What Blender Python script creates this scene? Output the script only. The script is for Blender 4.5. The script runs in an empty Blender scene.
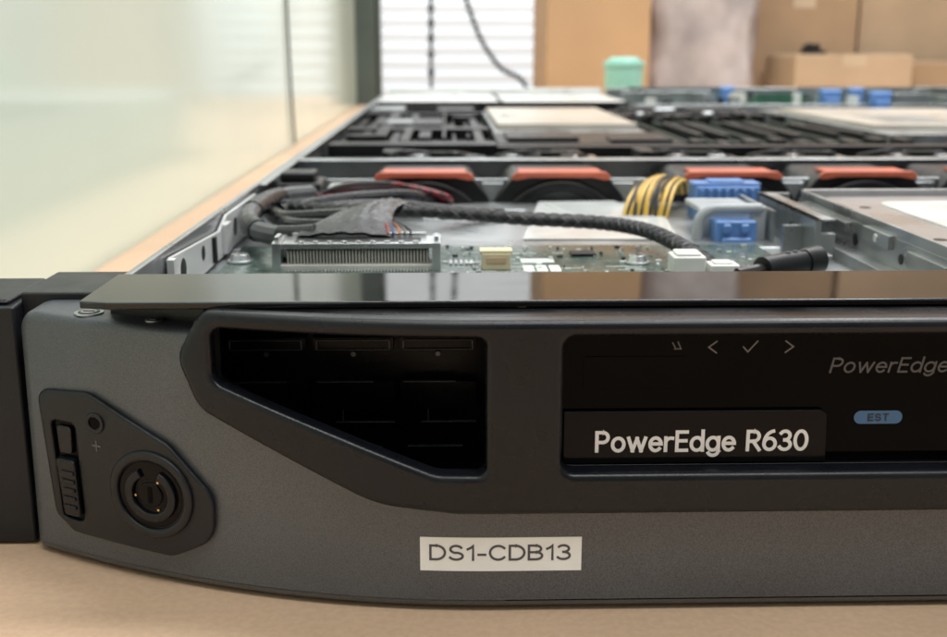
import bpy, bmesh, math, random
from mathutils import Vector
random.seed(7)
scene=bpy.context.scene
scene.unit_settings.scale_length=0.01   # one unit = one centimetre
scene.view_settings.view_transform='Standard'
scene.view_settings.look='None'
scene.view_settings.exposure=0

# ------------------------------------------------------------ materials
def mat(name,col,rough=.5,metal=0,var=.12,vscale=1.5,bump=0,bscale=30,spec=.5,coat=0,rvar=.08,emit=None,trans=0,alpha=1,fleck=0,dust=0,streak=0):
    m=bpy.data.materials.new(name); m.use_nodes=True
    nt=m.node_tree; b=nt.nodes['Principled BSDF']; L=nt.links
    tc=nt.nodes.new('ShaderNodeTexCoord')
    n=nt.nodes.new('ShaderNodeTexNoise'); n.inputs['Scale'].default_value=vscale; n.inputs['Detail'].default_value=6
    L.new(tc.outputs['Object'],n.inputs['Vector'])
    r=nt.nodes.new('ShaderNodeMapRange'); r.inputs[1].default_value=.3; r.inputs[2].default_value=.7
    r.inputs[3].default_value=1-var; r.inputs[4].default_value=1+var
    L.new(n.outputs['Fac'],r.inputs[0])
    mx=nt.nodes.new('ShaderNodeVectorMath'); mx.operation='SCALE'; mx.inputs[0].default_value=col[:3]
    L.new(r.outputs[0],mx.inputs['Scale'])
    out=mx.outputs[0]
    if fleck:
        n3=nt.nodes.new('ShaderNodeTexNoise'); n3.inputs['Scale'].default_value=bscale; n3.inputs['Detail'].default_value=2
        L.new(tc.outputs['Object'],n3.inputs['Vector'])
        r3=nt.nodes.new('ShaderNodeMapRange'); r3.inputs[1].default_value=.35; r3.inputs[2].default_value=.65
        r3.inputs[3].default_value=1-fleck; r3.inputs[4].default_value=1+fleck
        L.new(n3.outputs['Fac'],r3.inputs[0])
        m2=nt.nodes.new('ShaderNodeVectorMath'); m2.operation='SCALE'
        L.new(out,m2.inputs[0]); L.new(r3.outputs[0],m2.inputs['Scale']); out=m2.outputs[0]
    if dust:
        n4=nt.nodes.new('ShaderNodeTexNoise'); n4.inputs['Scale'].default_value=14; n4.inputs['Detail'].default_value=8; n4.inputs['Roughness'].default_value=.8
        L.new(tc.outputs['Object'],n4.inputs['Vector'])
        r4=nt.nodes.new('ShaderNodeMapRange'); r4.inputs[1].default_value=.60; r4.inputs[2].default_value=.72
        r4.inputs[3].default_value=0; r4.inputs[4].default_value=dust
        L.new(n4.outputs['Fac'],r4.inputs[0])
        mm=nt.nodes.new('ShaderNodeMix'); mm.data_type='RGBA'; mm.inputs[7].default_value=(.4,.39,.37,1)
        L.new(r4.outputs[0],mm.inputs[0]); L.new(out,mm.inputs[6]); out=mm.outputs[2]
    L.new(out,b.inputs['Base Color'])
    rr=nt.nodes.new('ShaderNodeMapRange'); rr.inputs[1].default_value=.3; rr.inputs[2].default_value=.7
    rr.inputs[3].default_value=max(0,rough-rvar); rr.inputs[4].default_value=min(1,rough+rvar)
    L.new(n.outputs['Fac'],rr.inputs[0]); L.new(rr.outputs[0],b.inputs['Roughness'])
    b.inputs['Metallic'].default_value=metal
    b.inputs['Specular IOR Level'].default_value=spec
    b.inputs['Coat Weight'].default_value=coat
    b.inputs['Transmission Weight'].default_value=trans
    b.inputs['Alpha'].default_value=alpha
    if emit:
        b.inputs['Emission Color'].default_value=(*emit[0],1); b.inputs['Emission Strength'].default_value=emit[1]
    if bump:
        n2=nt.nodes.new('ShaderNodeTexNoise'); n2.inputs['Scale'].default_value=bscale; n2.inputs['Detail'].default_value=3
        L.new(tc.outputs['Object'],n2.inputs['Vector'])
        bp=nt.nodes.new('ShaderNodeBump'); bp.inputs['Strength'].default_value=bump; bp.inputs['Distance'].default_value=.02
        L.new(n2.outputs['Fac'],bp.inputs['Height']); L.new(bp.outputs[0],b.inputs['Normal'])
    return m
M={}
M['gun']=mat('gunmetal paint',(.104,.113,.128),.37,.5,.08,.6,.2,75,fleck=.24,dust=.10)
M['frame']=mat('satin black plastic',(.0075,.0085,.0115),.28,0,.2,1,.12,70,spec=.30,dust=.03)
M['lockp']=mat('textured dark plastic',(.011,.012,.015),.38,0,.2,1,.25,60,spec=.33,dust=.04)
M['black']=mat('matt black plastic',(.006,.006,.007),.40,0,.3,2,.1,30,spec=.4)
M['gloss']=mat('glossy black',(.0012,.0012,.0016),.05,0,.2,1,spec=.06,rvar=.03)
M['bay']=mat('shaded black',(.004,.004,.005),.25,0,.2,1,spec=.15)
M['baytrim']=mat('bay trim',(.09,.095,.105),.25,.3,.2,1)
M['plate']=mat('glossy plate',(.0042,.004,.0048),.10,0,.2,1,spec=.13)
M['lettersil']=mat('silver print',(.72,.72,.73),.4,.0,.04)
M['letterdim']=mat('dim print',(.085,.085,.095),.5,0,.04)
M['letterico']=mat('icon print',(.14,.14,.15),.5,0,.04)
M['pill']=mat('blue print',(.05,.14,.29),.5,0,.05)
M['pilltxt']=mat('dark blue print',(.008,.02,.05),.5)
M['label']=mat('label paper',(.86,.88,.89),.42,0,.05,2,.03,20)
M['ink']=mat('label ink',(.08,.078,.095),.6)
M['strip']=mat('polished black strip',(.008,.0075,.008),.045,0,.25,.8,rvar=.025,spec=.5)
M['steel']=mat('zinc steel',(.64,.66,.67),.27,.85,.15,.8,.12,10)
M['steel2']=mat('dull zinc',(.38,.40,.41),.33,.8,.2,.8,.12,10)
M['steeld']=mat('grey zinc',(.40,.41,.42),.30,.8,.2,.8,.12,10)
M['steelw']=mat('light sheet steel',(.70,.71,.70),.33,.3,.08,.5)
M['sheet']=mat('milky sheet',(.58,.60,.60),.14,0,.12,.6,.6,1.5)
M['pink']=mat('warm sheet metal',(.40,.37,.36),.28,.5,.1,.3)
M['tan']=mat('beige sheet metal',(.52,.47,.41),.35,.2,.1,.3)
M['pcb']=mat('green board',(.06,.09,.078),.22,0,.35,5,.1,30,spec=.7)
M['pcbfar']=mat('far green board',(.035,.11,.075),.4,0,.35,1)
M['pcbdark']=mat('dark board',(.015,.03,.022),.4,0,.35,1)
M['pcbwhite']=mat('silkscreen white',(.60,.64,.61),.5)
M['beige']=mat('beige plastic',(.62,.54,.36),.45,0,.1)
M['ivory']=mat('ivory plastic',(.46,.455,.42),.45,0,.1)
M['white']=mat('white plastic',(.72,.72,.69),.4,0,.06)
M['orange']=mat('orange plastic',(.48,.11,.06),.42,0,.15,2)
M['blue']=mat('blue plastic',(.10,.22,.50),.38,0,.12,2)
M['greyplas']=mat('grey plastic',(.34,.36,.38),.4,0,.1)
M['cable']=mat('cable jacket',(.012,.012,.014),.45,0,.3,6,1,26)
M['weave']=mat('cable weave',(.05,.05,.055),.45,0,.3,6)
M['ribbon']=mat('grey cable',(.075,.08,.085),.36,0,.25,3)
M['ptape']=mat('black wrap tape',(.011,.011,.013),.30,0,.3,4,.5,3,spec=.35)
M['red']=mat('red wire',(.20,.012,.02),.4)
M['yellow']=mat('yellow wire',(.60,.38,.06),.4)
M['wblue']=mat('blue wire',(.03,.05,.16),.4)
M['worange']=mat('orange wire',(.3,.10,.03),.4)
M['brass']=mat('brass',(.7,.48,.2),.25,.9)
M['card']=mat('cardboard',(.42,.28,.17),.8,0,.16,.08,.15,3)
M['cardl']=mat('light cardboard',(.51,.365,.24),.8,0,.14,.08,.15,3)
M['cardo']=mat('orange cardboard',(.52,.33,.185),.8,0,.12,.06,.15,3)
M['tape']=mat('packing tape',(.58,.45,.32),.2,0,.08,.1)
M['plast']=mat('plastic film',(.48,.43,.43),.18,0,.4,.12,1,.25)
M['mint']=mat('mint plastic',(.30,.62,.54),.4,0,.1,.3)
M['tablem']=mat('tan table',(.56,.385,.26),.6,0,.08,.15,.15,9,fleck=.05)
M['glass']=mat('painted glass',(.74,.85,.745),.12,0,.06,.03,spec=.5,rvar=.05)
M['post']=mat('grey green post',(.07,.09,.08),.5,0,.15,.2)
M['wall']=mat('white wall',(.82,.83,.82),.8,0,.03,.02)
M['slat']=mat('white slat',(.86,.89,.91),.6,0,.04,.05,emit=((.93,.97,1),.35))  # slight glow stands in for daylight coming through the blind
M['wire']=mat('thin dark cable',(.025,.025,.03),.6)

# ------------------------------------------------------------ mesh helpers
ORG={}
def crom(P,sub=8):
    P=[Vector(p) for p in P]; out=[]
    for i in range(len(P)-1):
        p0=P[max(i-1,0)];p1=P[i];p2=P[i+1];p3=P[min(i+2,len(P)-1)]
        for k in range(sub):
            t=k/sub
            out.append(.5*((2*p1)+(p2-p0)*t+(2*p0-5*p1+4*p2-p3)*t*t+(3*p1-p0-3*p2+p3)*t**3))
    out.append(P[-1]); return out
class B:
    def __init__(s): s.v=[];s.f=[];s.m=[]
    def add(s,vs,fs,mi=0):
        o=len(s.v); s.v+= [tuple(v) for v in vs]
        for f in fs: s.f.append([i+o for i in f]); s.m.append(mi)
        return s
    def box(s,x0,x1,y0,y1,z0,z1,mi=0):
        v=[(x0,y0,z0),(x1,y0,z0),(x1,y1,z0),(x0,y1,z0),(x0,y0,z1),(x1,y0,z1),(x1,y1,z1),(x0,y1,z1)]
        return s.add(v,[(3,2,1,0),(4,5,6,7),(0,1,5,4),(1,2,6,5),(2,3,7,6),(3,0,4,7)],mi)
    def cyl(s,c,r,h,axis='z',n=28,mi=0,r2=None):
        r2=r if r2 is None else r2; vs=[]
        for k,(rr,hh) in enumerate(((r,0),(r2,h))):
            for i in range(n):
                a=2*math.pi*i/n; p=(rr*math.cos(a),rr*math.sin(a),hh)
                if axis=='y': p=(p[0],p[2],-p[1])
                if axis=='x': p=(p[2],p[0],p[1])
                vs.append((c[0]+p[0],c[1]+p[1],c[2]+p[2]))
        fs=[(i,(i+1)%n,n+(i+1)%n,n+i) for i in range(n)]+[tuple(range(n-1,-1,-1)),tuple(range(n,2*n))]
        return s.add(vs,fs,mi)
    def tube(s,pts,r,mi=0,n=10,smooth=8,flat=1.0):
        P=crom(pts,smooth) if smooth else [Vector(p) for p in pts]
        vs=[]; prev=None
        for i,p in enumerate(P):
            t=(P[min(i+1,len(P)-1)]-P[max(i-1,0)]).normalized()
            a=prev if prev is not None else (Vector((0,0,1)) if abs(t.z)<.9 else Vector((1,0,0)))
            a=(a-t*a.dot(t)).normalized(); prev=a; b=t.cross(a)
            for k in range(n):
                q=2*math.pi*k/n; vs.append(p+a*(r*flat*math.cos(q))+b*(r*math.sin(q)))
        fs=[]
        for i in range(len(P)-1):
            for k in range(n):
                fs.append((i*n+k,i*n+(k+1)%n,(i+1)*n+(k+1)%n,(i+1)*n+k))
        fs+=[tuple(range(n-1,-1,-1)),tuple((len(P)-1)*n+k for k in range(n))]
        return s.add(vs,fs,mi)
    def done(s,name,mats,parent=None,bev=0,**props):
        xs=[v[0] for v in s.v];ys=[v[1] for v in s.v];zs=[v[2] for v in s.v]
        o=Vector(((min(xs)+max(xs))/2,(min(ys)+max(ys))/2,min(zs)))
        me=bpy.data.meshes.new(name)
        me.from_pydata([(v[0]-o.x,v[1]-o.y,v[2]-o.z) for v in s.v],[],s.f)
        for k in mats: me.materials.append(M[k])
        me.polygons.foreach_set('material_index',s.m)
        me.update()
        bm=bmesh.new(); bm.from_mesh(me); bmesh.ops.recalc_face_normals(bm,faces=bm.faces); bm.to_mesh(me); bm.free()
        me.polygons.foreach_set('use_smooth',[True]*len(me.polygons))
        me.set_sharp_from_angle(angle=math.radians(35))
        ob=bpy.data.objects.new(name,me); scene.collection.objects.link(ob)
        po=ORG.get(parent.name,Vector((0,0,0))) if parent else Vector((0,0,0))
        if parent: ob.parent=parent
        ob.location=o-po; ORG[ob.name]=o
        if bev:
            md=ob.modifiers.new('b','BEVEL'); md.width=bev; md.segments=2; md.limit_method='ANGLE'; md.angle_limit=math.radians(40)
        wn=ob.modifiers.new('w','WEIGHTED_NORMAL'); wn.keep_sharp=True
        for k,v in props.items(): ob[k]=v
        return ob
def empty(name,loc,**props):
    e=bpy.data.objects.new(name,None); e.empty_display_size=1; scene.collection.objects.link(e)
    e.location=loc; ORG[e.name]=Vector(loc)
    for k,v in props.items(): e[k]=v
    return e
def fillet(pts,rs,n=7):
    out=[];N=len(pts)
    if not hasattr(rs,'__len__'): rs=[rs]*N
    for i in range(N):
        p=Vector(pts[i]);a=Vector(pts[i-1]);b=Vector(pts[(i+1)%N]);r=rs[i]
        u=(a-p);w=(b-p);lu=u.length;lw=w.length;u.normalize();w.normalize()
        ang=math.acos(max(-1,min(1,u.dot(w))))
        if r<=0 or ang>3.1: out.append(tuple(p)); continue
        t=min(r/math.tan(ang/2),lu*.48,lw*.48); r=t*math.tan(ang/2)
        s=p+u*t;e=p+w*t
        c=p+(u+w).normalized()*(r/math.sin(ang/2))
        a0=math.atan2(s.y-c.y,s.x-c.x);a1=math.atan2(e.y-c.y,e.x-c.x)
        d=(a1-a0+math.pi)%(2*math.pi)-math.pi
        for k in range(n+1):
            q=a0+d*k/n; out.append((c.x+r*math.cos(q),c.y+r*math.sin(q)))
    return out
def circ(cx,cz,r,n=40): return [(cx+r*math.cos(2*math.pi*i/n),cz+r*math.sin(2*math.pi*i/n)) for i in range(n)]
def sh(l): return sum(l[i-1][0]*l[i][1]-l[i][0]*l[i-1][1] for i in range(len(l)))
def bow(x):
    if x<.7: return .0435*(.7-x)**2
    if x>33.3: return .0435*(x-33.3)**2
    return 0.0
def slab(loops,yf,thick,bev=.05,res=3,bowed=True):
    tw=max(p[0] for p in loops[0])-min(p[0] for p in loops[0]); best=None
    for flip in (False,True):
        cu=bpy.data.curves.new('tmp','CURVE'); cu.dimensions='2D'; cu.fill_mode='BOTH'
        cu.extrude=max(thick/2-bev,1e-4); cu.bevel_depth=bev; cu.bevel_resolution=res; cu.offset=-bev
        for i,l in enumerate(loops):
            ccw=(i==0)!=flip
            l=list(l)
            if (sh(l)>0)!=ccw: l.reverse()
            sp=cu.splines.new('POLY'); sp.points.add(len(l)-1)
            for k,p in enumerate(l): sp.points[k].co=(p[0],p[1],0,1)
            sp.use_cyclic_u=True
        ob=bpy.data.objects.new('tmp',cu); scene.collection.objects.link(ob)
        bpy.context.view_layer.update(); dg=bpy.context.evaluated_depsgraph_get()
        me=bpy.data.meshes.new_from_object(ob.evaluated_get(dg))
        bpy.data.objects.remove(ob)
        w=max(v.co.x for v in me.vertices)-min(v.co.x for v in me.vertices)
        e=abs(w-tw)
        if best is None or e<best[0]: best=(e,me)
    me=best[1]; bm=bmesh.new(); bm.from_mesh(me)
    bmesh.ops.remove_doubles(bm,verts=bm.verts,dist=1e-4)
    if bowed:
        x0=min(v.co.x for v in bm.verts);x1=max(v.co.x for v in bm.verts)
        x=math.ceil(x0/.25)*.25
        while x<min(x1,.9):
            bmesh.ops.bisect_plane(bm,geom=bm.verts[:]+bm.edges[:]+bm.faces[:],plane_co=(x,0,0),plane_no=(1,0,0),dist=1e-4); x+=.25
        x=33.3
        while x<x1:
            bmesh.ops.bisect_plane(bm,geom=bm.verts[:]+bm.edges[:]+bm.faces[:],plane_co=(x,0,0),plane_no=(1,0,0),dist=1e-4); x+=.5
    bm.verts.ensure_lookup_table(); bm.verts.index_update()
    vs=[(v.co.x, yf+thick/2-v.co.z+(bow(v.co.x) if bowed else 0), v.co.y) for v in bm.verts]
    fs=[[v.index for v in f.verts] for f in bm.faces]; bm.free()
    return vs,fs
# ---- lettering drawn as even-width strokes
def arc(cx,cz,rx,rz,a0,a1,n=16):
    return [(cx+rx*math.cos(math.radians(a0+(a1-a0)*i/n)),cz+rz*math.sin(math.radians(a0+(a1-a0)*i/n))) for i in range(n+1)]
O_=arc(.29,.34,.29,.345,0,360,24)
G={'P':(.57,[[(0,0),(0,1)],[(0,1),(.3,1)]+arc(.3,.73,.27,.27,90,-90)+[(0,.46)]]),
'o':(.58,[O_]),'w':(.86,[[(0,.68),(.21,0)],[(.21,0),(.43,.66)],[(.43,.66),(.65,0)],[(.65,0),(.86,.68)]]),
'e':(.57,[[(.02,.36),(.57,.36)],arc(.29,.34,.28,.345,4,315,22)]),
'r':(.34,[[(0,0),(0,.68)],[(0,.40)]+arc(.27,.42,.27,.25,175,75,8)]),
'E':(.50,[[(0,0),(0,1)],[(0,1),(.5,1)],[(0,.52),(.45,.52)],[(0,0),(.5,0)]]),
'd':(.58,[O_,[(.58,0),(.58,1.04)]]),
'g':(.58,[O_,[(.58,.68),(.58,-.04)]+arc(.31,-.04,.27,.25,0,-150,12)]),
'R':(.60,[[(0,0),(0,1)],[(0,1),(.3,1)]+arc(.3,.73,.27,.27,90,-90)+[(0,.46)],[(.28,.46),(.6,0)]]),
'6':(.58,[arc(.29,.31,.29,.31,0,360,24),arc(.52,.33,.52,.68,178,98,12)]),
'3':(.54,[arc(.25,.76,.25,.24,145,-90,14),arc(.25,.26,.29,.26,90,-150,16)]),
'0':(.60,[arc(.3,.5,.3,.5,0,360,28)]),
'D':(.66,[[(0,0),(0,1)],[(0,1),(.26,1)]+arc(.26,.5,.40,.5,90,-90,18)+[(0,0)]]),
'S':(.60,[arc(.3,.745,.26,.255,28,265,14)+arc(.3,.25,.30,.25,85,-155,16)]),
'1':(.30,[[(.02,.76),(.16,.86),(.26,1),(.26,0)]]),'-':(.30,[[(0,.36),(.3,.36)]]),
'C':(.70,[arc(.38,.5,.37,.5,42,318,22)]),
'B':(.60,[[(0,0),(0,1)],[(0,1),(.32,1)]+arc(.32,.76,.23,.24,90,-90,12)+[(0,.52)],[(.32,.52)]+arc(.32,.26,.28,.26,90,-90,12)+[(0,0)]]),
'T':(.56,[[(0,1),(.56,1)],[(.28,1),(.28,0)]]),' ':(.22,[])}
def ribbon(b,P,w,y,mi,bowed=False):
    closed=abs(P[0][0]-P[-1][0])+abs(P[0][1]-P[-1][1])<1e-6
    if closed: P=P[:-1]
    n=len(P); vs=[]; 
    def dr(i,j):
        v=Vector(P[j%n])-Vector(P[i%n]); return v.normalized()
    for i in range(n):
        if closed or 0<i<n-1:
            a=dr(i-1,i);c=dr(i,i+1); na=Vector((-a.y,a.x)); nc=Vector((-c.y,c.x)); m=(na+nc)
            m=m.normalized() if m.length>1e-6 else na
            k=1/max(.55,m.dot(na)); e=Vector((0,0))
        else:
            a=dr(0,1) if i==0 else dr(n-2,n-1); m=Vector((-a.y,a.x)); k=1; e=a*(w*.5)*(-1 if i==0 else 1)
        p=Vector(P[i])
        for s in (-1,1):
            q=p+m*(w/2*k*s)+e; vs.append((q.x,y+(bow(q.x) if bowed else 0),q.y))
    m_=n if closed else n-1
    b.add(vs,[(2*i,2*((i+1)%n),2*((i+1)%n)+1,2*i+1) for i in range(m_)],mi)
def letters(b,s,x0,x1,zb,zt,w,y,mi,shear=0,bowed=False,gap=.24):
    tot=0;pos=[]
    for ch in s: pos.append(tot); tot+=G[ch][0]+gap
    tot-=gap; sx=(x1-x0-w)/tot; sz=(zt-zb-w)
    for ch,p in zip(s,pos):
        for k,path in enumerate(G[ch][1]):
            P=[(x0+w/2+(p+q[0])*sx+shear*q[1]*sz, zb+w/2+q[1]*sz) for q in path]
            ribbon(b,P,w,y-.0008*k,mi,bowed)

# ============================================================ SERVER
server=empty('rack_server',(17,35,0),label="open slim grey-and-black rack server lying on the tan table, lid removed",category="computer server")

# ---- bezel panel
b=B()
outer=fillet([(-6.2,.04),(39.9,.04),(39.9,1.62),(0,1.62),(-1.05,1.78),(-3.2,2.85),(-3.2,3.75),(-6.15,3.75)],[.12,.1,.1,.3,.3,.1,.02,.35])
b.add(*slab([outer],0,1.1,.14))
bezel=b.done('bezel',['gun'],server,label="grey metallic painted front cover, bowed at the end")
# ---- black frame with two windows
W1=fillet([(-3.07,3.84),(.48,3.84),(.48,2.02),(-.15,2.02),(-1.5,2.54),(-3.07,3.12)],[.16,.12,.12,.5,1.2,.2],8)
W1b=fillet([(-3.2,3.86),(.62,3.86),(.62,1.75),(-.3,1.75),(-1.6,2.27),(-3.2,2.92)],[.1,.1,.1,.4,1.0,.1],6)
W2=fillet([(1.46,3.86),(36,3.86),(36,2.04),(1.46,2.04)],.16)
FO=fillet([(-3.2,4.07),(39.0,4.07),(39.0,1.47),(.1,1.47),(-.95,1.58),(-3.3,2.72),(-3.58,3.4)],[.3,.3,.3,1.2,1.6,.45,.35],8)
FOb=fillet([(-3.25,4.05),(38.9,4.05),(38.9,1.55),(.1,1.55),(-.95,1.66),(-3.25,2.78),(-3.5,3.4)],[.3,.3,.3,1.2,1.6,.45,.35],8)
b=B(); b.add(*slab([FO,W1,W2],-.2,.36,.10,4)); b.add(*slab([FOb,W1b,W2],.14,.46,.02,2),1)
b.done('window_frame',['frame','bay'],bezel)
# ---- small screws on the bezel's top
for (x,y,r) in ((-5.02,1.72,.20),(-4.0,1.26,.12)):
    b=B(); b.cyl((x,y,3.752),r,.02,mi=0); b.cyl((x,y,3.773),r*.75,.006,mi=1)
    b.cyl((x,y,3.780),r*.55,.004,mi=0)
    b.box(x-r*.4,x+r*.4,y-.025,y+.025,3.785,3.79,1)
    b.done('screw',['steel2','black'],bezel)
# ---- lock plate
PL=fillet([(-5.9,2.62),(-5.0,2.7),(-3.8,2.12),(-3.17,1.45),(-3.2,.8),(-3.85,.46),(-5.45,.52),(-5.75,.75)],[.2,.35,.4,.4,.45,.4,.2,.2])
slot=fillet([(-5.68,2.2),(-5.28,2.2),(-5.25,.72),(-5.6,.72)],.08)
b=B(); b.add(*slab([PL,slot],-.1,.16,.05)); 
b.add(*slab([slot],-.035,.05,.01),1)
b.done('lock_plate',['lockp','gloss'],bezel)
b=B(); b.add(*slab([fillet([(-5.64,1.66),(-5.30,1.66),(-5.27,.8),(-5.56,.8)],.06)],-.17,.18,.04))
for k in range(5):
    z=.92+k*.13; b.add(*slab([fillet([(-5.55,z),(-5.33,z),(-5.33,z+.06),(-5.55,z+.06)],.02,3)],-.20,.06,.015,2))
b.add(*slab([fillet([(-5.60,2.14),(-5.34,2.14),(-5.36,1.72),(-5.58,1.72)],.06)],-.09,.07,.02))
b.done('slide_latch',['frame'],bezel)
cx,cz=-4.12,1.36
b=B(); b.add(*slab([circ(cx,cz,.64),circ(cx,cz,.50)],-.16,.11,.05))
b.add(*slab([circ(cx,cz,.49),circ(cx,cz,.2)],-.11,.08,.02),1)
# broken C-shaped ring
ring=arc(cx,cz,.39,.39,115,425,30)+arc(cx,cz,.27,.27,425,115,24)
b.add(*slab([ring],-.17,.1,.025),3)
b.add(*slab([circ(cx,cz,.19)],-.13,.1,.03),1)
b.add(*slab([fillet([(cx-.035,cz-.12),(cx+.035,cz-.12),(cx+.035,cz+.12),(cx-.035,cz+.12)],.01,2)],-.136,.03,.004,1),4)
for a,rr in ((1.0,.235),(3.3,.235),(5.2,.235)):  # tiny brass dots put in as glints inside the lock
    b.add(*slab([circ(cx+rr*math.cos(a),cz+rr*math.sin(a),.02,10)],-.13,.04,.006,2),2)
b.done('key_lock',['lockp','plate','brass','frame','gloss'],bezel)
b=B(); lx,lz=-4.93,2.28
b.add(*slab([circ(lx,lz,.15,24),circ(lx,lz,.09,24)],-.13,.06,.02)); b.add(*slab([circ(lx,lz,.085,20)],-.105,.03,.01),1)
b.add(*slab([[(lx-.07,1.93),(lx+.07,1.93),(lx+.07,1.955),(lx-.07,1.955)]],-.108,.012,.002,1),2)
b.add(*slab([[(lx-.012,1.86),(lx+.012,1.86),(lx+.012,2.02),(lx-.012,2.02)]],-.109,.012,.002,1),2)
b.done('indicator_hole',['lockp','gloss','letterdim'],bezel)
# ---- paper label
b=B()
N=14;xs=[-.38+2.14*i/N for i in range(N+1)]
vs=[(x,bow(x)-.006,z) for x in xs for z in (.605,1.085)]+[(x,bow(x)+.01,z) for x in xs for z in (.605,1.085)]
k=2*(N+1)
fs=[(2*i,2*i+2,2*i+3,2*i+1) for i in range(N)]
fs+=[(2*i+1,2*i+3,k+2*i+3,k+2*i+1) for i in range(N)]+[(k+2*i,k+2*i+2,2*i+2,2*i) for i in range(N)]
fs+=[(0,1,k+1,k),(2*N,k+2*N,k+2*N+1,2*N+1)]
b.add(vs,fs,0)
letters(b,"DS1-CDB13",-.26,1.62,.755,.985,.033,-.010,1,bowed=True,gap=.21)
b.done('paper_label',['label','ink'],bezel,label="small white adhesive label printed with dark grey capitals")
# ---- model name plate
b=B(); b.add(*slab([fillet([(1.5,2.05),(4.98,2.05),(4.95,2.77),(1.5,2.77)],[.02,.02,.1,.02])],.14,.09,.015,bowed=False))
letters(b,"PowerEdge R630",1.92,4.73,2.21,2.51,.047,.136,1)
b.done('name_plate',['plate','lettersil'],bezel,label="glossy black plate with silver lettering")
# ---- status panel behind window 2
b=B(); b.add(*slab([fillet([(1.2,1.85),(36.4,1.85),(36.4,3.98),(1.2,3.98)],.02,2)],.22,.3,.02,bowed=False))
b.add(*slab([fillet([(1.75,3.05),(3.1,3.05),(3.1,3.5),(1.75,3.5)],.04,3)],.215,.05,.008,2,bowed=False),0)
yy=.217
ribbon(b,[(3.47,3.685),(3.37,3.61),(3.47,3.535)],.02,yy,4)
ribbon(b,[(3.82,3.61),(3.88,3.545),(4.0,3.685)],.02,yy,4)
ribbon(b,[(4.37,3.685),(4.47,3.61),(4.37,3.535)],.02,yy,4)
ribbon(b,[(2.90,3.67),(2.94,3.60)],.018,yy,1); ribbon(b,[(2.97,3.68),(3.01,3.59),(2.93,3.59)],.018,yy,1)
letters(b,"PowerEdge",4.96,6.52,3.25,3.46,.028,.217,1,shear=.22)
pl=fillet([(5.34,2.55),(5.98,2.55),(5.98,2.73),(5.34,2.73)],.085,6)
b.add([(p[0],.2185,p[1]) for p in pl],[tuple(range(len(pl)))],2)
letters(b,"EST",5.52,5.80,2.588,2.692,.02,.214,3,gap=.3)
b.done('status_panel',['gloss','letterdim','pill','pilltxt','letterico'],server,label="glossy black display strip with dim icons and a blue pill mark")
# ---- drive bays behind window 1
b=B(); b.box(-4.6,1.15,2.3,2.45,.2,4.05,0); b.box(1.15,38,.9,1.0,.2,4.0,0); b.box(-4.6,1.15,1.4,2.3,.2,1.4,0)  # plain black backing added to keep light out behind the bezel
for i,(xa,xb) in enumerate(((-1.95,-.78),(-.70,.42),(-3.2,-2.05))):
    b.box(xa,xb,2.0,2.3,3.12,3.3,0)
    for (q0,q1,z0,z1) in ((xa+.05,xb-.05,3.26,3.275),(xa+.05,xb-.05,3.12,3.135),(xa+.05,xa+.07,3.135,3.26),(xb-.07,xb-.05,3.135,3.26)): b.box(q0,q1,1.96,2.0,z0,z1,2)
    b.box(xa,xb,2.05,2.3,2.2,2.62,0)
    b.box(xa+.05,xb-.3,2.0,2.06,2.62,2.64,2); b.box(xa+.3,xb,2.0,2.06,2.0,2.02,2); b.box(xa+.4,xa+.42,2.0,2.06,2.02,2.2,2); b.box(xa+.1,xb-.2,2.0,2.06,1.62,1.64,2)
    b.cyl(((xa+xb)/2,2.0,3.05),.04,.1,'y',mi=2,n=10)
b.done('drive_bay',['bay','plate','baytrim'],server,bev=.006)
# ---- polished front strip of the chassis
b=B(); xs=[-4.80,-4.4,-2,.5,4,8,14,20,26,32,38.7]
prof=[]
for x in xs:
    y=.62 + (.10 if x<-4.7 else 0)
    prof.append([(x,y+.02,4.05),(x,y,4.07),(x,y,4.12),(x,y+.015,4.14),(x,y+.05,4.15),(x,2.5,4.15),(x,2.52,4.13),(x,2.52,4.05)])
vs=[p for r in prof for p in r];k=8
fs=[(i*k+j,(i+1)*k+j,(i+1)*k+(j+1)%k,i*k+(j+1)%k) for i in range(len(xs)-1) for j in range(k)]+[tuple(range(k)),tuple((len(xs)-1)*k+j for j in range(k))]
b.add(vs,fs); b.done('front_strip',['strip'],server,label="polished black strip along the chassis front edge")
b=B(); b.box(-4.72,-3.3,2.2,2.52,3.0,4.045,0); b.box(-3.1,38.6,1.3,2.5,4.0,4.045,0)
b.add(*slab([[(-4.72,3.7),(-3.0,3.7),(-3.0,4.045),(-4.72,4.045)]],.42,.4,.02,2),0)
b.done('front_crossbar',['black'],server)
# ---- rack ear
b=B(); b.box(-9.4,-6.28,2.25,4.1,.04,3.72,0); b.box(-6.3,-4.9,2.6,4.2,.3,3.86,0); b.box(-9.2,-6.4,2.4,4.0,3.72,3.8,0)
b.done('rack_ear',['lockp'],server,bev=.1)

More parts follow.
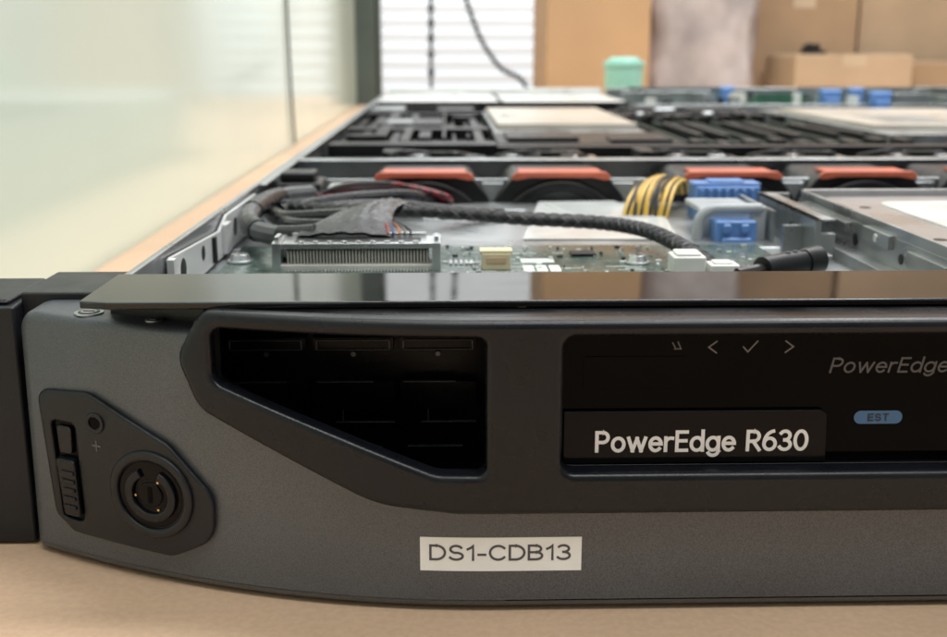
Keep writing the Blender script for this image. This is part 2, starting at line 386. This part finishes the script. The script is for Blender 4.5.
# ---- chassis
b=B()
b.box(-4.75,38.7,2.6,71,.06,.16,0)
b.box(-4.78,-4.66,2.6,71,.16,4.12,0); b.box(38.6,38.72,2.6,71,.16,4.12,0)
b.box(-4.66,-4.46,14,70,4.06,4.12,0)
b.box(-4.75,38.7,70.9,71.02,.16,4.1,0)
b.box(-4.64,8.2,9.9,17.3,3.08,3.2,0)
b.box(-4.64,8.2,5.2,9.9,3.08,3.18,0)
b.box(-4.64,38.5,20.9,21.1,.2,4.02,0); b.box(-4.64,38.5,20.5,21.1,4.02,4.08,0)
b.box(-4.64,38.5,17.78,17.88,.2,3.8,0)
for x in (1.3,5.0,5.9,9.85,13.6,17.4): b.box(x-.3,x+.3,17.6,17.78,3.2,3.7,0)
for x,y,w,d in ((-3.5,12.5,1.2,.8),(-.6,14,1.4,.5),(1.5,15.5,.6,.6),(6.4,12,1,.8)): b.box(x,x+w,y,y+d,3.2,3.24,0)
chassis=b.done('chassis',['steel2'],server,bev=.03)
b=B(); sv=[(1.7,10.9,3.235),(5.2,10.8,3.235),(5.5,14.0,3.25),(4.6,16.8,3.30),(2.5,16.4,3.33)]
b.add(sv+[(p[0],p[1],p[2]-.02) for p in sv],[(0,1,2,3,4),(9,8,7,6,5)]+[(i,5+i,5+(i+1)%5,(i+1)%5) for i in range(5)])
b.tube([(2.6,16.0,3.34),(3.4,13.5,3.29),(4.9,11.2,3.27)],.025,0,6); b.tube([(1.9,12.5,3.27),(3.3,13.6,3.3),(5.2,13.9,3.28)],.02,0,6)
b.done('insulation_sheet',['sheet'],chassis)
# wall bracket, black discs standing in for the dark of its holes
b=B(); b.add([( -4.62,4.4,3.25),(-4.62,13,3.25),(-4.62,13,4.0),(-4.62,9.4,4.02),(-4.62,8.6,3.8),(-4.62,4.6,4.0),
  (-4.56,4.4,3.25),(-4.56,13,3.25),(-4.56,13,4.0),(-4.56,9.4,4.02),(-4.56,8.6,3.8),(-4.56,4.6,4.0)],
  [(0,1,2,3,4,5),(6,7,8,9,10,11)]+[(i,(i+1)%6,6+(i+1)%6,6+i) for i in range(6)],0)
for y,r in ((5.4,.2),(7.0,.14),(10.2,.2),(11.8,.14)): b.cyl((-4.562,y,3.65),r,.012,'x',mi=1,n=20)
b.box(-4.56,-4.5,7.8,8.0,3.3,3.8,1)
b.box(-4.56,-4.0,4.4,5.6,3.22,3.28,0); b.box(-4.56,-4.46,8.8,9.3,3.3,3.9,0); b.box(-4.56,-4.44,4.3,4.5,3.25,4.02,0)
b.done('wall_bracket',['steelw','black'],chassis,bev=.02)

# ---- circuit board
b=B(); b.box(-4.3,6.6,5.4,9.7,3.22,3.3,0)
for i in range(150):
    x=random.uniform(-.1,6.3);y=random.uniform(5.6,9.5);w=random.uniform(.03,.12);d=random.uniform(.04,.09)
    b.box(x,x+w,y,y+d,3.302,3.302+random.uniform(.02,.05),random.choice((1,2,2,3,3)))
for x in (1.45,1.7,1.95): b.box(x,x+.2,6.8,7.4,3.302,3.308,2)
b.box(1.45,2.1,7.7,8.1,3.302,3.308,2)
for x in (.05,.15,.25,.35,.45): b.box(x,x+.05,7.5,7.9,3.302,3.33,3)
b.box(2.5,3.0,8.3,8.7,3.3,3.36,1)
for i in range(26):
    x=random.uniform(-.1,3.4); y=random.uniform(6,9); b.box(x,x+random.uniform(.2,.8),y,y+.03,3.301,3.304,2)
board=b.done('circuit_board',['pcb','black','pcbwhite','steel'],server)
# big connector
b=B(); b.box(-3.15,-.25,7.0,7.9,3.3,3.40,1); b.box(-3.05,-.35,7.25,7.75,3.4,3.70,2); b.box(-3.17,-.23,7.1,7.95,3.70,3.80,0)
for i in range(44):
    x=-3.02+i*.0612; b.box(x,x+.026,7.14,7.26,3.40,3.66,1)
    b.box(x,x+.022,6.84,7.02,3.305,3.33,0)
for x in (-3.28,-.28):
    b.box(x,x+.16,6.95,8.0,3.3,3.83,0); b.box(x+.04,x+.12,7.1,7.5,3.83,3.93,0)
b.box(-2.9,-.5,7.3,7.7,3.80,3.81,2); b.box(-3.0,-.4,7.85,7.95,3.80,3.88,0)
for i in range(9): b.box(-2.8+i*.27,-2.7+i*.27,7.12,7.2,3.80,3.84,0)
b.done('wide_connector',['steel','ivory','black'],board,bev=.01)
b=B(); b.box(.66,1.2,7.0,7.45,3.3,3.60,0); b.box(.74,1.12,6.985,7.0,3.42,3.54,1); b.box(.62,1.24,7.03,7.42,3.6,3.66,0)
b.done('pin_connector',['beige','cardl'],board,bev=.02)
b=B(); b.box(4.15,4.75,6.3,6.9,3.3,3.66,0); b.box(4.22,4.68,6.37,6.83,3.66,3.72,0)
b.done('pin_connector',['white'],board,bev=.03)
b=B(); b.box(4.82,5.35,6.2,6.7,3.3,3.52,0); b.box(4.9,5.25,6.3,6.6,3.52,3.56,0)
b.done('pin_connector',['white'],board,bev=.02)
def screw(x,y,z,r,par):
    b=B(); b.cyl((x,y,z),r*1.25,.04); b.cyl((x,y,z+.04),r,.12,r2=r*.8); b.box(x-r*.6,x+r*.6,y-.03,y+.03,z+.158,z+.165,1); b.box(x-.03,x+.03,y-r*.6,y+r*.6,z+.158,z+.1655,1)
    b.done('screw',['steel','black'],par,bev=.015)
screw(-4.05,7.9,3.31,.2,board); screw(3.7,7.6,3.31,.2,board)

# ---- fans
fx=[-.62,3.17,7.97,11.75,15.5,19.3,23.1,26.9,30.7,34.5]
for x in fx:
    b=B(); sq=fillet([(x-1.82,.3),(x+1.82,.3),(x+1.82,3.3),(x+1.3,3.94),(x-1.3,3.94),(x-1.82,3.3)],[.15,.15,.5,.4,.4,.5])
    b.add(*slab([sq,circ(x,2.0,1.6)],17.2,3.1,.06,bowed=False)); 
    b.add(*slab([circ(x,2.0,1.84),circ(x,2.0,1.5)],17.0,.3,.1,bowed=False))
    f=b.done('cooling_fan',['black'],server)
    b=B(); b.cyl((x,18.1,2.0),.75,1.2,'y')
    for k in range(7):
        a=2*math.pi*k/7; vs=[]
        for rr in (.7,1.1,1.48):
            for dy in (0,.5,1.0):
                q=a+dy*.55+rr*.1; vs.append((x+rr*math.cos(q),18.1+dy,2.0+rr*math.sin(q)))
        b.add(vs,[(i*3+j,i*3+j+1,i*3+j+4,i*3+j+3) for i in range(2) for j in range(2)])
    b.done('fan_blades',['black'],f)
    b=B(); 
    hl=fillet([(x-1.22,4.07),(x+1.22,4.07),(x+1.36,3.98),(x+1.38,3.86),(x+1.22,3.84),(x+.85,3.91),(x-.85,3.91),(x-1.22,3.84),(x-1.38,3.86),(x-1.36,3.98)],[.12,.12,.1,.06,.06,.4,.4,.06,.06,.1])
    b.add(*slab([hl],16.97,.16,.03,bowed=False)); b.box(x-1.15,x+1.15,17.1,18.2,3.99,4.05)
    b.done('fan_handle',['orange'],f)
# ---- plastic brackets behind fans
rn=random.Random(3)
for i,x in enumerate(fx):
    b=B()
    b.box(x-1.7,x+1.7,21.3,25.5,2.5,3.6,0)
    for k in range(7):
        xa=x-1.6+rn.random()*2.4; ya=21.5+rn.random()*2.6; b.box(xa,xa+.3+rn.random()*.7,ya,ya+.5+rn.random(),3.6,3.75+rn.random()*.32,0)
    xa=x-1.2+rn.random(); b.cyl((xa,22.4,3.7),.38,.32,mi=0); b.cyl((xa,22.4,4.02),.2,.03,mi=1)
    b.tube([(x-1.5,24,3.8),(x-.8,23.2,4.05),(x,23.8,3.95),(x+.9,22.9,4.02),(x+1.5,24.4,3.8)],.11)
    if i in (1,2,4): b.box(x+.6,x+1.1,22.4,22.8,3.9,4.02,1)
    b.box(x+1.72,x+1.95,21.5,25,2.5,3.8,1 if i%2 else 0)
    b.done('fan_connector_block',['black','steel'],server,bev=.05)
# ---- air shroud and modules
b=B(); b.box(-4.4,1.9,27.5,57,2,3.5,0)
x=-4.3
while x<1.6:
    w=rn.choice((.12,.2,.35,.5)); y0=28+rn.random()*6; y1=40+rn.random()*16
    b.box(x,x+w,y0,y1,3.5,3.7+rn.random()*.3,0); x+=w+rn.choice((.15,.3,.5))
for y in (27.8,36,47.5,56): b.box(-4.4,1.9,y,y+.6+rn.random(),3.5,3.9+rn.random()*.14,0)
b.box(-3.2,-.2,38,43,3.6,4.03,0); b.box(-2.8,-1.6,39,41,4.03,4.06,1); b.box(-4.3,-2.4,50,54,3.5,4.08,1); b.box(-.5,1.6,51,55,3.5,4.0,0)
b.box(1.9,38.4,27.2,28.1,2,3.9,0)
b.cyl((-3.4,32,3.5),.7,.5); b.cyl((.9,44.5,3.5),.6,.52)
b.done('air_shroud',['black','steel2'],server,bev=.05)
b=B(); b.box(2.2,9.2,37,55,1,3.7,1)
for i in range(28): b.box(2.3+i*.245,2.38+i*.245,32,37,2,3.6,0)
b.box(2.4,9.0,39,54,3.7,3.98,0); b.box(3.2,8.2,41,52,3.98,4.0,0); b.box(2.0,9.2,29,35,3.3,3.86,2); b.box(2.4,5.2,30,33.5,3.86,4.02,2); b.box(6.4,8.8,29.5,31,3.86,3.98,2); b.cyl((3.4,46,4.0),.5,.02,mi=1)
b.done('heat_sink',['tan','steel2','black'],server,bev=.03)
b=B(); b.box(19.4,30,35,56,1,3.75,1); b.box(19.8,29.6,38,53,3.75,3.97,0); b.box(30.5,38.2,31,56,1,3.8,1); b.box(21.5,24.5,39.5,45,3.97,4.0,1)
b.done('heat_sink',['tan','steel2'],server,bev=.03,label="warm-tinted flat metal heat sink")
for i in range(9):
    x=9.8+i*1.02; e=rn.random()*1.6; b=B(); b.box(x,x+.14,31,45,1.2,3.72,0); b.box(x-.14,x+.28,45+e,46.4+e,1,3.9+rn.random()*.15,1); b.box(x-.14,x+.28,29+e*.4,30.4+e*.4,1,3.85+rn.random()*.15,1)
    if i%3: b.box(x-.06,x+.24,33+e,43-e,3.5,3.86,1)
    b.done('memory_module',['pcbdark','black'],server,bev=.03)
b=B(); b.box(9.5,19,30.5,46,1,2.9,0); b.done('socket_base',['black'],server)
for x,y,w in ((9.7,48.5,3),(13.2,49,4.2),(9.9,53,8.5)):
    b=B(); b.box(x,x+w,y,y+2.2,1.5,3.75,0); b.box(x+.4,x+w-.6,y+.4,y+1,3.75,4.05,0); b.box(x+w*.3,x+w*.45,y+.2,y+1.6,3.75,3.98,1); b.done('cable_tray',['black','steel2'],server,bev=.1)
# rear
b=B(); b.box(-4.5,11.8,58,70.8,.3,4.1,0); b.box(-4.3,3.3,59,70.5,4.1,4.16,0); b.box(3.8,11.6,59,70.5,4.1,4.15,0); b.box(-4.4,11.7,57.6,58,3.2,4.16,1); b.box(3.45,3.6,58.2,70.6,4.1,4.22,1)
b.box(-4.3,11.6,70.2,70.7,4.16,4.6,0); b.box(-2,1.5,66,68.5,4.16,4.3,0)
b.done('power_supply_cover',['steelw','black'],server,bev=.04)
b=B(); b.box(12.2,38.3,57.5,70.6,2.8,2.9,0)
for i in range(90):
    x=rn.uniform(12.5,37);y=rn.uniform(58,70);b.box(x,x+rn.uniform(.2,1.1),y,y+rn.uniform(.3,1),2.9,3.1+rn.uniform(.2,1.5),rn.choice((1,2,2,3,0,4)))
b.box(13.5,21,69.4,69.6,2.9,4.7,4); b.box(21,24.5,62,62.2,2.9,4.5,0); b.box(26,37,69,69.2,2.9,4.7,4)
b.done('riser_board',['pcbfar','black','steel','white','steel2'],server)
b=B(); b.box(12,38.3,57.2,57.5,2.5,4.0,0); b.box(12.1,18.2,63.5,63.8,2.8,4.6,0); b.box(12,38.3,70.2,70.8,3,4.6,0); b.box(28,32,60,60.3,3,4.6,0); b.box(33.5,38.2,66,66.4,3,4.8,0); b.box(33.5,33.8,60,66.4,3,4.4,0)
b.done('riser_bracket',['steel2'],server,bev=.03)
for (x,y,w) in ((19.6,66,.9),(24.8,60,1.3),(26.8,56.4,1.2),(27.8,63,.9)):
    b=B(); b.box(x,x+w,y,y+.8,3,4.75,0); b.box(x+.15,x+w-.15,y-.3,y,3.2,4.3,0); b.box(x-.1,x+w+.1,y+.1,y+.7,4.6,4.85,0)
    b.done('release_latch',['blue'],server,bev=.08)

# ---- optical drive cage
b=B(); b.box(8.3,21,2.7,12.3,.4,3.96,1); b.box(8.3,8.38,2.7,12.3,3.96,4.16,1); b.box(8.55,21,2.8,12.1,3.96,4.01,2); b.box(8.3,21,12.15,12.3,3.94,4.16,1)
pp=fillet([(9.6,3.0),(20,3.0),(20,11.0),(9.6,11.0)],.5,5);n=len(pp)
b.add([(p[0],p[1],4.045) for p in pp]+[(p[0],p[1],4.0) for p in pp],[tuple(range(n))]+[(i,(i+1)%n,n+(i+1)%n,n+i) for i in range(n)],0)
for y,z,r in ((6.2,3.62,.1),(8.5,3.6,.13),(10.8,3.62,.1),(5,3.45,.1),(7.4,3.2,.16),(10,3.1,.1)): b.cyl((8.285,y,z),r,.014,'x',mi=3,n=18)
b.box(7.95,8.3,3.0,12.2,3.36,3.41,1); b.box(7.92,7.97,3.0,12.2,2.8,3.41,1); b.box(8.18,8.3,8.8,12.0,3.7,3.9,1); b.box(8.22,8.3,4.2,5.8,3.5,3.84,1)
b.box(8.2,8.3,6.6,7.9,3.72,3.98,1); b.cyl((8.17,7.2,3.85),.08,.03,'x',mi=0,n=14)
b.cyl((8.9,6,4.01),.12,.012,mi=3,n=16); b.cyl((9.1,10.2,4.01),.12,.012,mi=3,n=16)
b.done('drive_cage',['steelw','steeld','pink','black'],server,bev=.02,label="grey metal drive cage with a pale rounded panel on its top")
b=B(); b.box(7.5,7.62,8.6,12.9,2.2,4.0,0); b.box(7.5,8.25,12.8,12.95,2.2,4.0,0); b.box(7.1,7.5,9.4,9.55,2.2,3.75,0); b.box(7.18,7.24,10.5,13.4,2.2,3.9,0)
b.box(7.62,7.92,8.6,8.75,2.2,3.7,0); b.box(7.5,7.9,8.6,12.8,3.96,4.0,0); b.cyl((7.49,10.2,3.6),.11,.008,'x',mi=1,n=16); b.box(6.9,7.5,8.0,8.1,2.6,3.45,0); b.box(6.9,7.5,7.5,8.1,3.4,3.45,0)
b.done('support_bracket',['steel2','black'],server,bev=.02)
# blue latches and grey bracket
b=B()
b.box(6.25,7.85,13.9,14.9,3.1,4.02,0)
for k in range(7): b.box(6.33+k*.21,6.43+k*.21,13.8,13.9,3.3,3.97,0)
b.box(6.2,7.9,14.05,14.75,4.02,4.10,0); b.box(6.6,7.5,14.1,14.6,4.10,4.16,0)
b.done('release_latch',['blue'],server,bev=.04,label="ribbed blue plastic latch")
b=B(); b.box(5.95,6.88,10.6,11.2,2.9,3.66,0); b.box(6.08,6.75,10.48,10.6,3.05,3.3,0); b.box(6.1,6.3,10.5,10.6,3.4,3.6,0); b.box(6.5,6.7,10.5,10.6,3.4,3.6,0)
b.done('release_latch',['blue'],server,bev=.05,label="small square blue plastic latch")
b=B(); b.tube([(5.62,10.9,2.9),(5.62,10.9,3.5),(5.70,10.9,3.74),(5.92,10.9,3.88),(6.3,10.9,3.9),(7.05,10.9,3.9)],.12,0,12); b.box(6.8,7.15,10.85,11.0,3.0,3.95,0); b.box(5.7,7.1,11.2,11.35,3.0,3.86,0); b.box(5.8,7.1,11.3,13.2,3.7,3.84,0)
b.done('latch_bracket',['greyplas'],server,bev=.04)
# corner block
b=B(); b.box(-4.5,-3.3,15.5,17.1,3.2,3.95,0); b.box(-4.4,-3.5,15.8,16.8,3.95,4.2,0); b.box(-3.2,-2.8,15.6,17,3.2,3.8,1); b.box(-4.2,-3.8,15.2,15.5,3.4,3.9,0)
b.done('corner_block',['black','steel'],server,bev=.06)

# ---- cables
def braid(name,pts,r,mk='cable'):
    b=B(); b.tube(pts,r,0,14,flat=.75)
    PP=crom(pts,30)
    for ph,sg in ((0,1),(1.57,1),(3.14,1),(4.71,1),(0,-1),(1.57,-1),(3.14,-1),(4.71,-1)):
        q=[];prev=None
        for i,p in enumerate(PP):
            t=(PP[min(i+1,len(PP)-1)]-PP[max(i-1,0)]).normalized()
            a=prev if prev is not None else Vector((0,0,1)); a=(a-t*a.dot(t)).normalized(); prev=a; c=t.cross(a)
            g=sg*i*.34+ph; q.append(p+a*(r*.75*math.cos(g))+c*(r*math.sin(g)))
        b.tube(q,r*.075,1,4,0)
    return b.done(name,[mk,'weave'],server)
braid('braided_cable',[(-3.9,13.1,3.70),(-2.4,11.3,3.84),(-.35,11.0,3.84),(1.6,10.3,3.79),(3.3,9.9,3.74),(4.15,8.9,3.72),(4.65,7.6,3.58),(4.95,6.7,3.4)],.19)
b=B(); lp=[(-3.5,15.0,3.75),(-4.15,13.4,3.85),(-4.32,10.8,3.85),(-3.95,9.0,3.8),(-3.3,8.3,3.75),(-2.6,8.1,3.8)]
b.tube(lp,.21)
P=crom(lp,8); b.tube(P[7:16],.235,1,12,2); b.tube(P[22:27],.235,1,12,2); b.tube(P[32:],.22,1,12,2)
b.done('cable_loop',['ribbon','ptape'],server)
for pts,r in (([(-3.9,12.6,3.62),(-3.0,13.3,3.74),(-2.0,13.9,3.78),(-1.0,14.6,3.72),(-.3,16.3,3.4)],.17),
              ([(-3.7,12.0,3.5),(-2.8,12.4,3.74),(-1.5,12.8,3.74),(.2,13.5,3.5),(1.4,14.4,3.3)],.14),
              ([(-4.1,12.4,3.6),(-3.5,10.6,3.74),(-2.6,10.0,3.86),(-1.9,9.6,3.95)],.19),
              ([(-3.9,11.6,3.6),(-3.2,9.6,3.78),(-2.5,8.9,3.86),(-2.0,8.6,3.9)],.14)):
    b=B(); b.tube(pts,r); b.done('taped_cable',['ptape'],server)
for k in range(14):
    b=B(); o=.085*k; j=rn.uniform(-.08,.08); b.tube([(-3.3+o*.3,14.4+j,3.78),(-2.6+o*.6,14.5+.1*k,4.02-.015*k+j*.4),(-1.75+o*.8+j,14.9+.1*k,4.02-.02*k),(-1.1+o,15.5,3.86-.02*k),(-.95+o+j,16.7,3.25)],.06); b.done('thin_wire',['red' if k%3 else 'cable'],server,label="thin dark red wire" if k%3 else "thin black wire")
for k in range(16):
    b=B(); o=.072*k; j=rn.uniform(-.06,.06); h=.12*math.sin(k/15*math.pi)+.05*(k%2)
    b.tube([(4.45+o,14.1+j,3.15),(4.62+o+j,14.4,3.58+h),(4.95+o*.95,15.1,3.86+h),(5.4+o*.9+j,15.9,3.90+h),(5.75+o*.85,16.8,3.5)],.05,0,8)
    b.done('thin_wire',['cable' if k%5 in (1,4) else 'yellow'],server,label="thin black wire" if k%5 in (1,4) else "thin yellow wire")
for k,mk in enumerate(('red','wblue','worange','ribbon','cable')):
    b=B(); o=.11*k; b.tube([(-1.15+o,7.8,3.86),(-1.2+o,8.3,3.96-.02*k),(-1.4+o*.6,9.0,3.96),(-1.7+o*.5,10.0,3.9)],.03,0,6); b.done('thin_wire',[mk],server)
# wide dark wrap fanning down to the connector
b=B(); 
A=[(-2.95,7.7,3.83),(-2.6,8.5,4.0),(-2.1,9.8,4.08),(-1.7,11.6,3.98)]; C=[(-1.05,7.7,3.83),(-1.1,8.6,4.0),(-1.1,9.8,4.06),(-.85,11.8,3.95)]
PA=crom(A,8);PC=crom(C,8);n=14;vs=[]
for h in (0,-.05):
    for i,(p,q) in enumerate(zip(PA,PC)):
        for j in range(n+1):
            t=j/n; w=p.lerp(q,t); w.z+=.09*math.sin(t*math.pi)+.018*math.sin(j*2.1+i*.5)+h; vs.append(w)
R=len(PA);o=R*(n+1)
fs=[(i*(n+1)+j,i*(n+1)+j+1,(i+1)*(n+1)+j+1,(i+1)*(n+1)+j) for i in range(R-1) for j in range(n)]
fs+=[tuple(o+k for k in reversed(f)) for f in fs]
b.add(vs,fs); b.done('cable_wrap',['ptape'],server)
b=B(); b.tube([(5.7,6.0,3.48),(6.2,6.3,3.50),(6.75,6.6,3.52)],.235,0,18); b.tube([(6.6,6.52,3.51),(6.95,6.72,3.53)],.26,0,18); b.tube([(5.2,5.8,3.42),(5.6,5.95,3.46),(5.85,6.1,3.48)],.13)
for k in range(3): b.box(6.2+k*.16,6.28+k*.16,6.25+k*.09,6.33+k*.09,3.735+.005*k,3.75+.005*k,1)
b.done('power_cable',['black','letterdim'],server,label="short thick black plug end")

# ============================================================ SETTING
b=B(); b.box(-12.3,110,-45,170,-3,0,0); b.done('table',['tablem'],None,bev=.3,label="wide tan table top carrying the open server",category="table")
b=B(); b.box(-160,220,-160,300,-75,-74,0); 
b.done('floor',['tablem'],None,kind='structure')
b=B(); b.box(-160,220,262,266,-74,170,0); b.done('back_wall',['wall'],None,kind='structure')
g=empty('glass_partition',(-12.8,60,-74),label="tall pale green glass partition beside the table",category="partition")
b=B(); b.box(-13.4,-12.35,-60,142,-74,110,0); b.done('glass_panel',['glass'],g,bev=.1)
b=B(); b.box(-14.2,-9.6,142,147,-74,120,0); b.box(-9.6,-9.0,143,146,-74,120,0); b.done('post',['post'],g,bev=.2)
b=B(); b.tube([(-12.25,74,110),(-12.2,74.3,60),(-12.25,74.6,25),(-12.2,75,8),(-12.15,76,.1)],.1); b.done('hanging_cable',['wire'],None,label="thin dark cable hanging down the glass partition",category="cable",group="hanging cables")
bl=empty('window_blind',(4,255,-30),label="white slatted blind hanging on the back wall",category="window blind")
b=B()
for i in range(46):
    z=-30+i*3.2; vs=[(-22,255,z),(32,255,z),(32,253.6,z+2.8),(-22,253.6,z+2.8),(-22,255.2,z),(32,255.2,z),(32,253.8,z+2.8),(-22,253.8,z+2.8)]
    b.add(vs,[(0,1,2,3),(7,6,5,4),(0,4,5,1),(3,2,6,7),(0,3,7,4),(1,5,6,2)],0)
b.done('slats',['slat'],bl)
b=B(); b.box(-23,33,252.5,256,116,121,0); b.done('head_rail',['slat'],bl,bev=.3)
def beads(pts,name,lab):
    b=B(); P=crom(pts,14); b.tube(pts,.35,0,6)
    for i in range(1,len(P)-1,2):
        b.tube([P[i]-(P[i+1]-P[i-1])*.16,P[i]+(P[i+1]-P[i-1])*.16],.62,0,8,2)
    b.done(name,['wire'],None,label=lab,category="cable",group="hanging cables")
beads([(-2.9,200,80),(-2.9,200,50),(-2.7,200,25),(-2.8,200,5),(-2.8,200,-20)],'hanging_cable',"dark knotted cable hanging straight in front of the blind")
beads([(1,200,60),(2.5,200,25),(5.5,200,12),(10,200,4.5),(15,200,1),(18,200,-10)],'hanging_cable',"dark knotted cable hanging in a slanting curve before the blind")

def cbox(x0,x1,y0,y1,z0,z1,mk,lab,tape='x'):
    b=B(); b.box(x0,x1,y0,y1,z0,z1,0); mxx=(x0+x1)/2
    b.box(x0+.3,x1-.3,y0+.3,(y0+y1)/2-.15,z1,z1+.25,0); b.box(x0+.3,x1-.3,(y0+y1)/2+.15,y1-.3,z1,z1+.25,0)
    o=b.done('cardboard_box',[mk],None,bev=.25,label=lab,category="box",group="cardboard boxes stacked behind the server")
    t=B(); w=1.6
    t.box(mxx-w,mxx+w,y0-.06,y0-.02,z1-(z1-z0)*.22,z1+.3,0); t.box(mxx-w,mxx+w,y0-.06,y1,z1+.28,z1+.32,0)
    t.done('packing_tape',['tape'],o)
    return o
cbox(13.4,27.2,137,160,0,62,'cardo',"tall orange-brown cardboard box standing on the table")
cbox(43.8,59.6,150,168,0,17,'card',"brown cardboard box standing behind the lighter one")
cbox(44.4,59.4,151,168,17.4,64,'card',"tall brown cardboard box stacked on another box")
cbox(46,61.6,134,148,0,6.6,'cardl',"low light brown cardboard box on the table")
cbox(62.4,82,136,150,0,5.6,'card',"low brown cardboard box beside a lighter one")
cbox(60.6,90,152,168,0,66,'cardl',"large light brown cardboard box against the wall")
b=B(); vs=[];fs=[]
K=26
for k in range(K):
    z=62*k/(K-1)
    for i in range(36):
        a=2*math.pi*i/36; c,s_=math.cos(a),math.sin(a)
        x=35.6+7.6*max(-1,min(1,1.25*c))+random.uniform(-.3,.3)+.3*math.sin(z*.5+i); y=150+9*max(-1,min(1,1.25*s_))+random.uniform(-.5,.5)
        vs.append((x,y,z))
for k in range(K-1):
    for i in range(36): fs.append((k*36+i,k*36+(i+1)%36,(k+1)*36+(i+1)%36,(k+1)*36+i))
fs.append(tuple(range(35,-1,-1)));fs.append(tuple((K-1)*36+i for i in range(36)))
b.add(vs,fs); pw=b.done('wrapped_carton',['plast'],None,label="tall carton wrapped in crinkled greyish plastic film",category="package")
t=B(); t.box(28.2,43,140.2,140.35,20,24,0); t.done('packing_tape',['tape'],pw)
b=B(); b.cyl((15.9,87,0),1.5,5.9,n=32,r2=1.75); b.cyl((15.9,87,5.9),1.85,.5,n=32); b.cyl((15.9,87,6.4),1.5,.35,n=32,r2=1.2)
b.done('lidded_cup',['mint'],None,bev=.1,label="small mint green lidded cup standing behind the server",category="cup")
b=B(); b.box(48.3,51.3,138,140,6.86,7.4,0); b.cyl((49.2,138.4,7.5),.8,1.2,'y',mi=0); b.box(50,50.6,138.4,139.6,7.4,8.2,0)
b.done('tape_dispenser',['black'],None,bev=.1,label="small black tape dispenser lying on a low box",category="tape dispenser")

# ============================================================ LIGHT
w=bpy.data.worlds.new('World'); scene.world=w; w.use_nodes=True
nt=w.node_tree; bg=nt.nodes['Background']; bg.inputs[0].default_value=(.93,.975,1,1)
tc=nt.nodes.new('ShaderNodeTexCoord'); sp=nt.nodes.new('ShaderNodeSeparateXYZ'); nt.links.new(tc.outputs['Generated'],sp.inputs[0])
m1=nt.nodes.new('ShaderNodeMapRange'); m1.inputs[1].default_value=-1; m1.inputs[2].default_value=1; m1.inputs[3].default_value=.12; m1.inputs[4].default_value=.52; nt.links.new(sp.outputs[1],m1.inputs[0])
m2=nt.nodes.new('ShaderNodeMapRange'); m2.inputs[1].default_value=0; m2.inputs[2].default_value=1; m2.inputs[3].default_value=0; m2.inputs[4].default_value=.18; nt.links.new(sp.outputs[2],m2.inputs[0])
ad=nt.nodes.new('ShaderNodeMath'); nt.links.new(m1.outputs[0],ad.inputs[0]); nt.links.new(m2.outputs[0],ad.inputs[1]); nt.links.new(ad.outputs[0],bg.inputs[1])
def area(name,loc,rot,sx,sy,p,col=(1,.99,.975)):
    l=bpy.data.lights.new(name,'AREA'); l.shape='RECTANGLE'; l.size=sx; l.size_y=sy; l.energy=p; l.color=col
    o=bpy.data.objects.new(name,l); scene.collection.objects.link(o); o.location=loc; o.rotation_euler=[math.radians(a) for a in rot]
area('ceiling_or_fill_lamp',(20,30,150),(0,0,0),110,16,150000)
area('ceiling_or_fill_lamp',(30,-45,140),(14,14,0),90,30,105000)
area('ceiling_or_fill_lamp',(30,170,150),(32,0,0),160,40,370000)  # added fill, brightens the back wall, blind and boxes
area('ceiling_or_fill_lamp',(60,70,120),(0,50,0),30,120,120000)  # unseen side fill added to brighten the glass partition

# ============================================================ CAMERA
cam=bpy.data.cameras.new('camera'); co=bpy.data.objects.new('camera',cam); scene.collection.objects.link(co); scene.camera=co
co.location=(0,-13.4,7.33); co.rotation_euler=(math.radians(76.3),0,math.radians(-1.4))
cam.sensor_width=36; cam.lens=41.8; cam.clip_start=.1; cam.clip_end=2000
cam.dof.use_dof=True; cam.dof.focus_distance=15.2; cam.dof.aperture_fstop=.36
